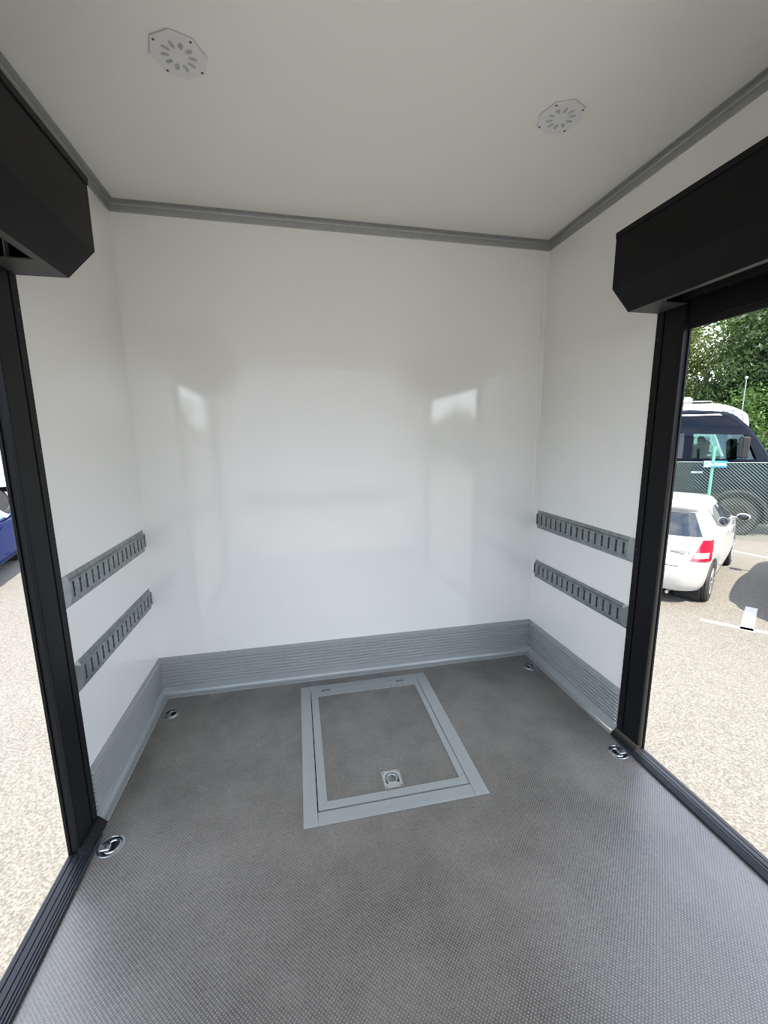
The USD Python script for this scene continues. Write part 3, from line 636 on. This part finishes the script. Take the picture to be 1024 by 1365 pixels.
sg = thing('parking_sign', 'small blue and white LÅNEBIL sign on the green fence post', 'sign', (F0[0] + POST_X * fd[0], F0[1] + POST_X * fd[1], G + FH - .045), 90 - FAD)
obj('board', cham(-.190, .255, -.020, -.010, -.075, .075, .004), SB, sg)
obj('symbol_panel', cham(-.172, -.055, -.024, -.019, -.070, .070, .001), SW, sg)
obj('symbol', place(meshkit.text_mesh('P', .085, .003, True), [(1, 0, 0), (0, 0, 1), (0, -1, 0)], (-.145, -.0235, -.042)), SB, sg)
lt_ = meshkit.text_mesh('LÅNEBIL', .062, .003, True); lt_.vertices[:, 0] *= .29 / lt_.bounds[1, 0]
obj('lettering', place(lt_, [(1, 0, 0), (0, 0, 1), (0, -1, 0)], (-.040, -.0195, -.032)), SW, sg)
obj('clip', bx(-.034, .034, -.012, .07, -.03, .03), GREEN, sg)

# pale warehouse behind the open rear end, mirrored in the back wall
wh = thing('warehouse', 'pale warehouse behind the truck, mirrored in the middle of the back wall', 'building', (0, -17.0, G))
PALE = PM('pale_cladding', (.66, .66, .64), .55)
for k in range(8): obj('cladding_panel', cham(-3.0 + k * 1.15, -3.0 + k * 1.15 + 1.13, -.10, 0, 0, 6.0, .01), PALE, wh)
obj('building_core', bx(-3.0, 6.2, -9.0, -.11, 0, 6.0), PALE, wh)
obj('roof_edge', cham(-3.1, 6.3, -9.1, .08, 6.0, 6.25, .02), GREYT, wh)

# ------------------------------------------------------------------ parking lines
def line(label, a, b, w):
    a, b = np.array(a, float), np.array(b, float); d = b - a; n = np.array([-d[1], d[0]]) / np.linalg.norm(d) * w / 2
    obj('parking_line', ext(Polygon([a - n, b - n, b + n, a + n]), .0015, 'xyz', (0, 0, G)), PAINTW, label=label, cat='parking line')

# ------------------------------------------------------------------ trees
def leaf_mat(name, c1, c2):
    return usdkit.material(stage, '/World/Looks/' + name, {'o': ('geometry', {}), 'r': ('rgb_ramp', {'ramp': [(0.0, c1), (1.0, c2)]}), 'd': ('principled_bsdf', {'roughness': 0.5}), 't': ('translucent_bsdf', {}), 'm': ('mix_closure', {'fac': 0.35})},
        [('o.random_per_island', 'r.fac'), ('r.color', 'd.base_color'), ('r.color', 't.color'), ('d.BSDF', 'm.closure1'), ('t.BSDF', 'm.closure2')], surface='m.closure')
LEAF = [leaf_mat('leaf_mid', (.060, .120, .022), (.150, .250, .050)), leaf_mat('leaf_dark', (.028, .056, .012), (.095, .145, .028)), leaf_mat('leaf_light', (.110, .200, .030), (.240, .350, .065)), leaf_mat('leaf_olive', (.085, .120, .025), (.190, .225, .060))]
BARK = noisy('bark', (.10, .085, .07), (.22, .19, .16), 0.9, scale=6)
def leaves(centres, n, spread, size, rng):
    c = centres[rng.integers(len(centres), size=n)] + rng.normal(size=(n, 3)) * spread * [1, 1, .75]
    a = rng.normal(size=(n, 3)); a /= np.linalg.norm(a, axis=1)[:, None]
    b = np.cross(a, rng.normal(size=(n, 3))); b /= np.linalg.norm(b, axis=1)[:, None]; nn = np.cross(a, b)
    s = size * rng.uniform(.6, 1.3, (n, 1))
    v = np.stack([c - a * s, c + b * s * .55 + nn * s * .15, c + a * s, c - b * s * .55 + nn * s * .15], 1).reshape(-1, 3)
    i = np.arange(n)[:, None] * 4
    return trimesh.Trimesh(v, np.vstack([i + [0, 1, 2], i + [0, 2, 3]]), process=False)
def tree(label, x, y, h, rad, z0, mat, seed, n=5200, size=.17, name='tree', cat='tree', group=None, clumps=95, dens=2.1):
    rng = np.random.default_rng(seed); t = thing(name, label, cat, (x, y, G), 0, group)
    cz, rz = (z0 + h) / 2, (h - z0) / 2
    d = rng.normal(size=(clumps, 3)); d /= np.linalg.norm(d, axis=1)[:, None]; d *= rng.uniform(.35, 1.0, (clumps, 1)) ** .5
    C = d * [rad, rad, rz] * (1 + .18 * rng.normal(size=(clumps, 1))) + [0, 0, cz]
    C[:, 2] = np.clip(C[:, 2], .3, h)
    obj('foliage', leaves(C, int(n * dens), rad * .13 + .07, size * .62, rng), LEAF[mat], t)
    top = np.array([0, 0, z0 + .55 * (h - z0)])
    obj('trunk', tube([(0, 0, -.1), (.08, .03, h * .25), (-.05, .05, h * .45), tuple(top)], .045 + h * .012, 8), BARK, t, smooth=40)
    for k in range(6 if name == 'tree' else 3):
        e = C[rng.integers(clumps)]; b = np.array([0, 0, max(.25, z0 * .8 + .3 * rng.random() * (h - z0))])
        obj('branch', rod(b, e, .028 + h * .004, 6, .015), BARK, t, smooth=40)
    return t

line('long thin white bay line crossing the paving in front of the white hatchback', (6.03, 1.705), (7.9, -.45), .085)
line('short white bay mark that meets the long line between two parked cars', (6.29, 1.31), (7.10, 1.86), .13)
line('white line on the paving beyond the white hatchback, near the fence', (9.62, 5.35), (10.20, 2.60), .09)
tree('tall olive-green tree in the middle of the row behind the fence', 22.6, 16.6, 9.4, 2.9, 1.6, 3, 11, 8200, .17)
tree('pale sunlit tree at the left end of the row behind the fence', 20.3, 19.6, 9.0, 2.4, 3.2, 2, 12, 3800, .18)
tree('dark dense tree at the right end of the row behind the fence', 22.6, 12.4, 9.0, 2.8, 1.2, 1, 13, 8600, .18)
tree('slender green tree standing between the olive and the dark tree', 26.5, 16.2, 10.2, 2.2, 2.0, 0, 14, 5200, .18)
tree('low dark tree leaning out above the fence at the edge of the view', 16.0, 6.5, 7.2, 1.7, 3.9, 1, 15, 2200, .085)
tree('round mid-green bush below the olive tree', 20.4, 14.6, 4.9, 2.2, .2, 1, 16, 5200, .13, 'bush', 'bush')
tree('light green bush at the foot of the pale tree', 18.2, 14.9, 3.9, 1.3, .2, 2, 17, 2600, .12, 'bush', 'bush')
tree('bright green bush at the foot of the dark tree', 19.9, 11.4, 4.5, 1.7, .2, 0, 18, 3800, .13, 'bush', 'bush')
tree('broad dark bush behind the roof of the black van', 23.5, 14.4, 5.6, 2.3, .2, 1, 19, 5200, .15, 'bush', 'bush')
for k, (x, y, h, r, m_, w_) in enumerate(((-4.6, -14.0, 3.9, 1.7, 1, 'smallest dark green tree, nearest the rear opening of the truck'), (-8.2, -13.2, 4.3, 2.0, 0, 'green tree with a wide crown, second from the rear opening'), (-11.8, -12.6, 4.1, 2.0, 1, 'dark green tree, third from the rear opening'), (-15.5, -11.0, 4.6, 2.1, 0, 'tallest green tree, furthest left of the truck'))):
    tree(w_ + ', mirrored in the back wall', x, y, h, r, .4, m_, 30 + k, 2400, .20)
for k, w_ in enumerate(('green', 'tall green', 'olive')):
    tree('far ' + w_ + ' tree behind the truck, mirrored in the right half of the back wall', 12.4 + 3.4 * k, -36 + 2.2 * k, 4.2 + .6 * (k % 2), 2.2, .2, (0, 1, 3)[k], 40 + k, 1500, .32)
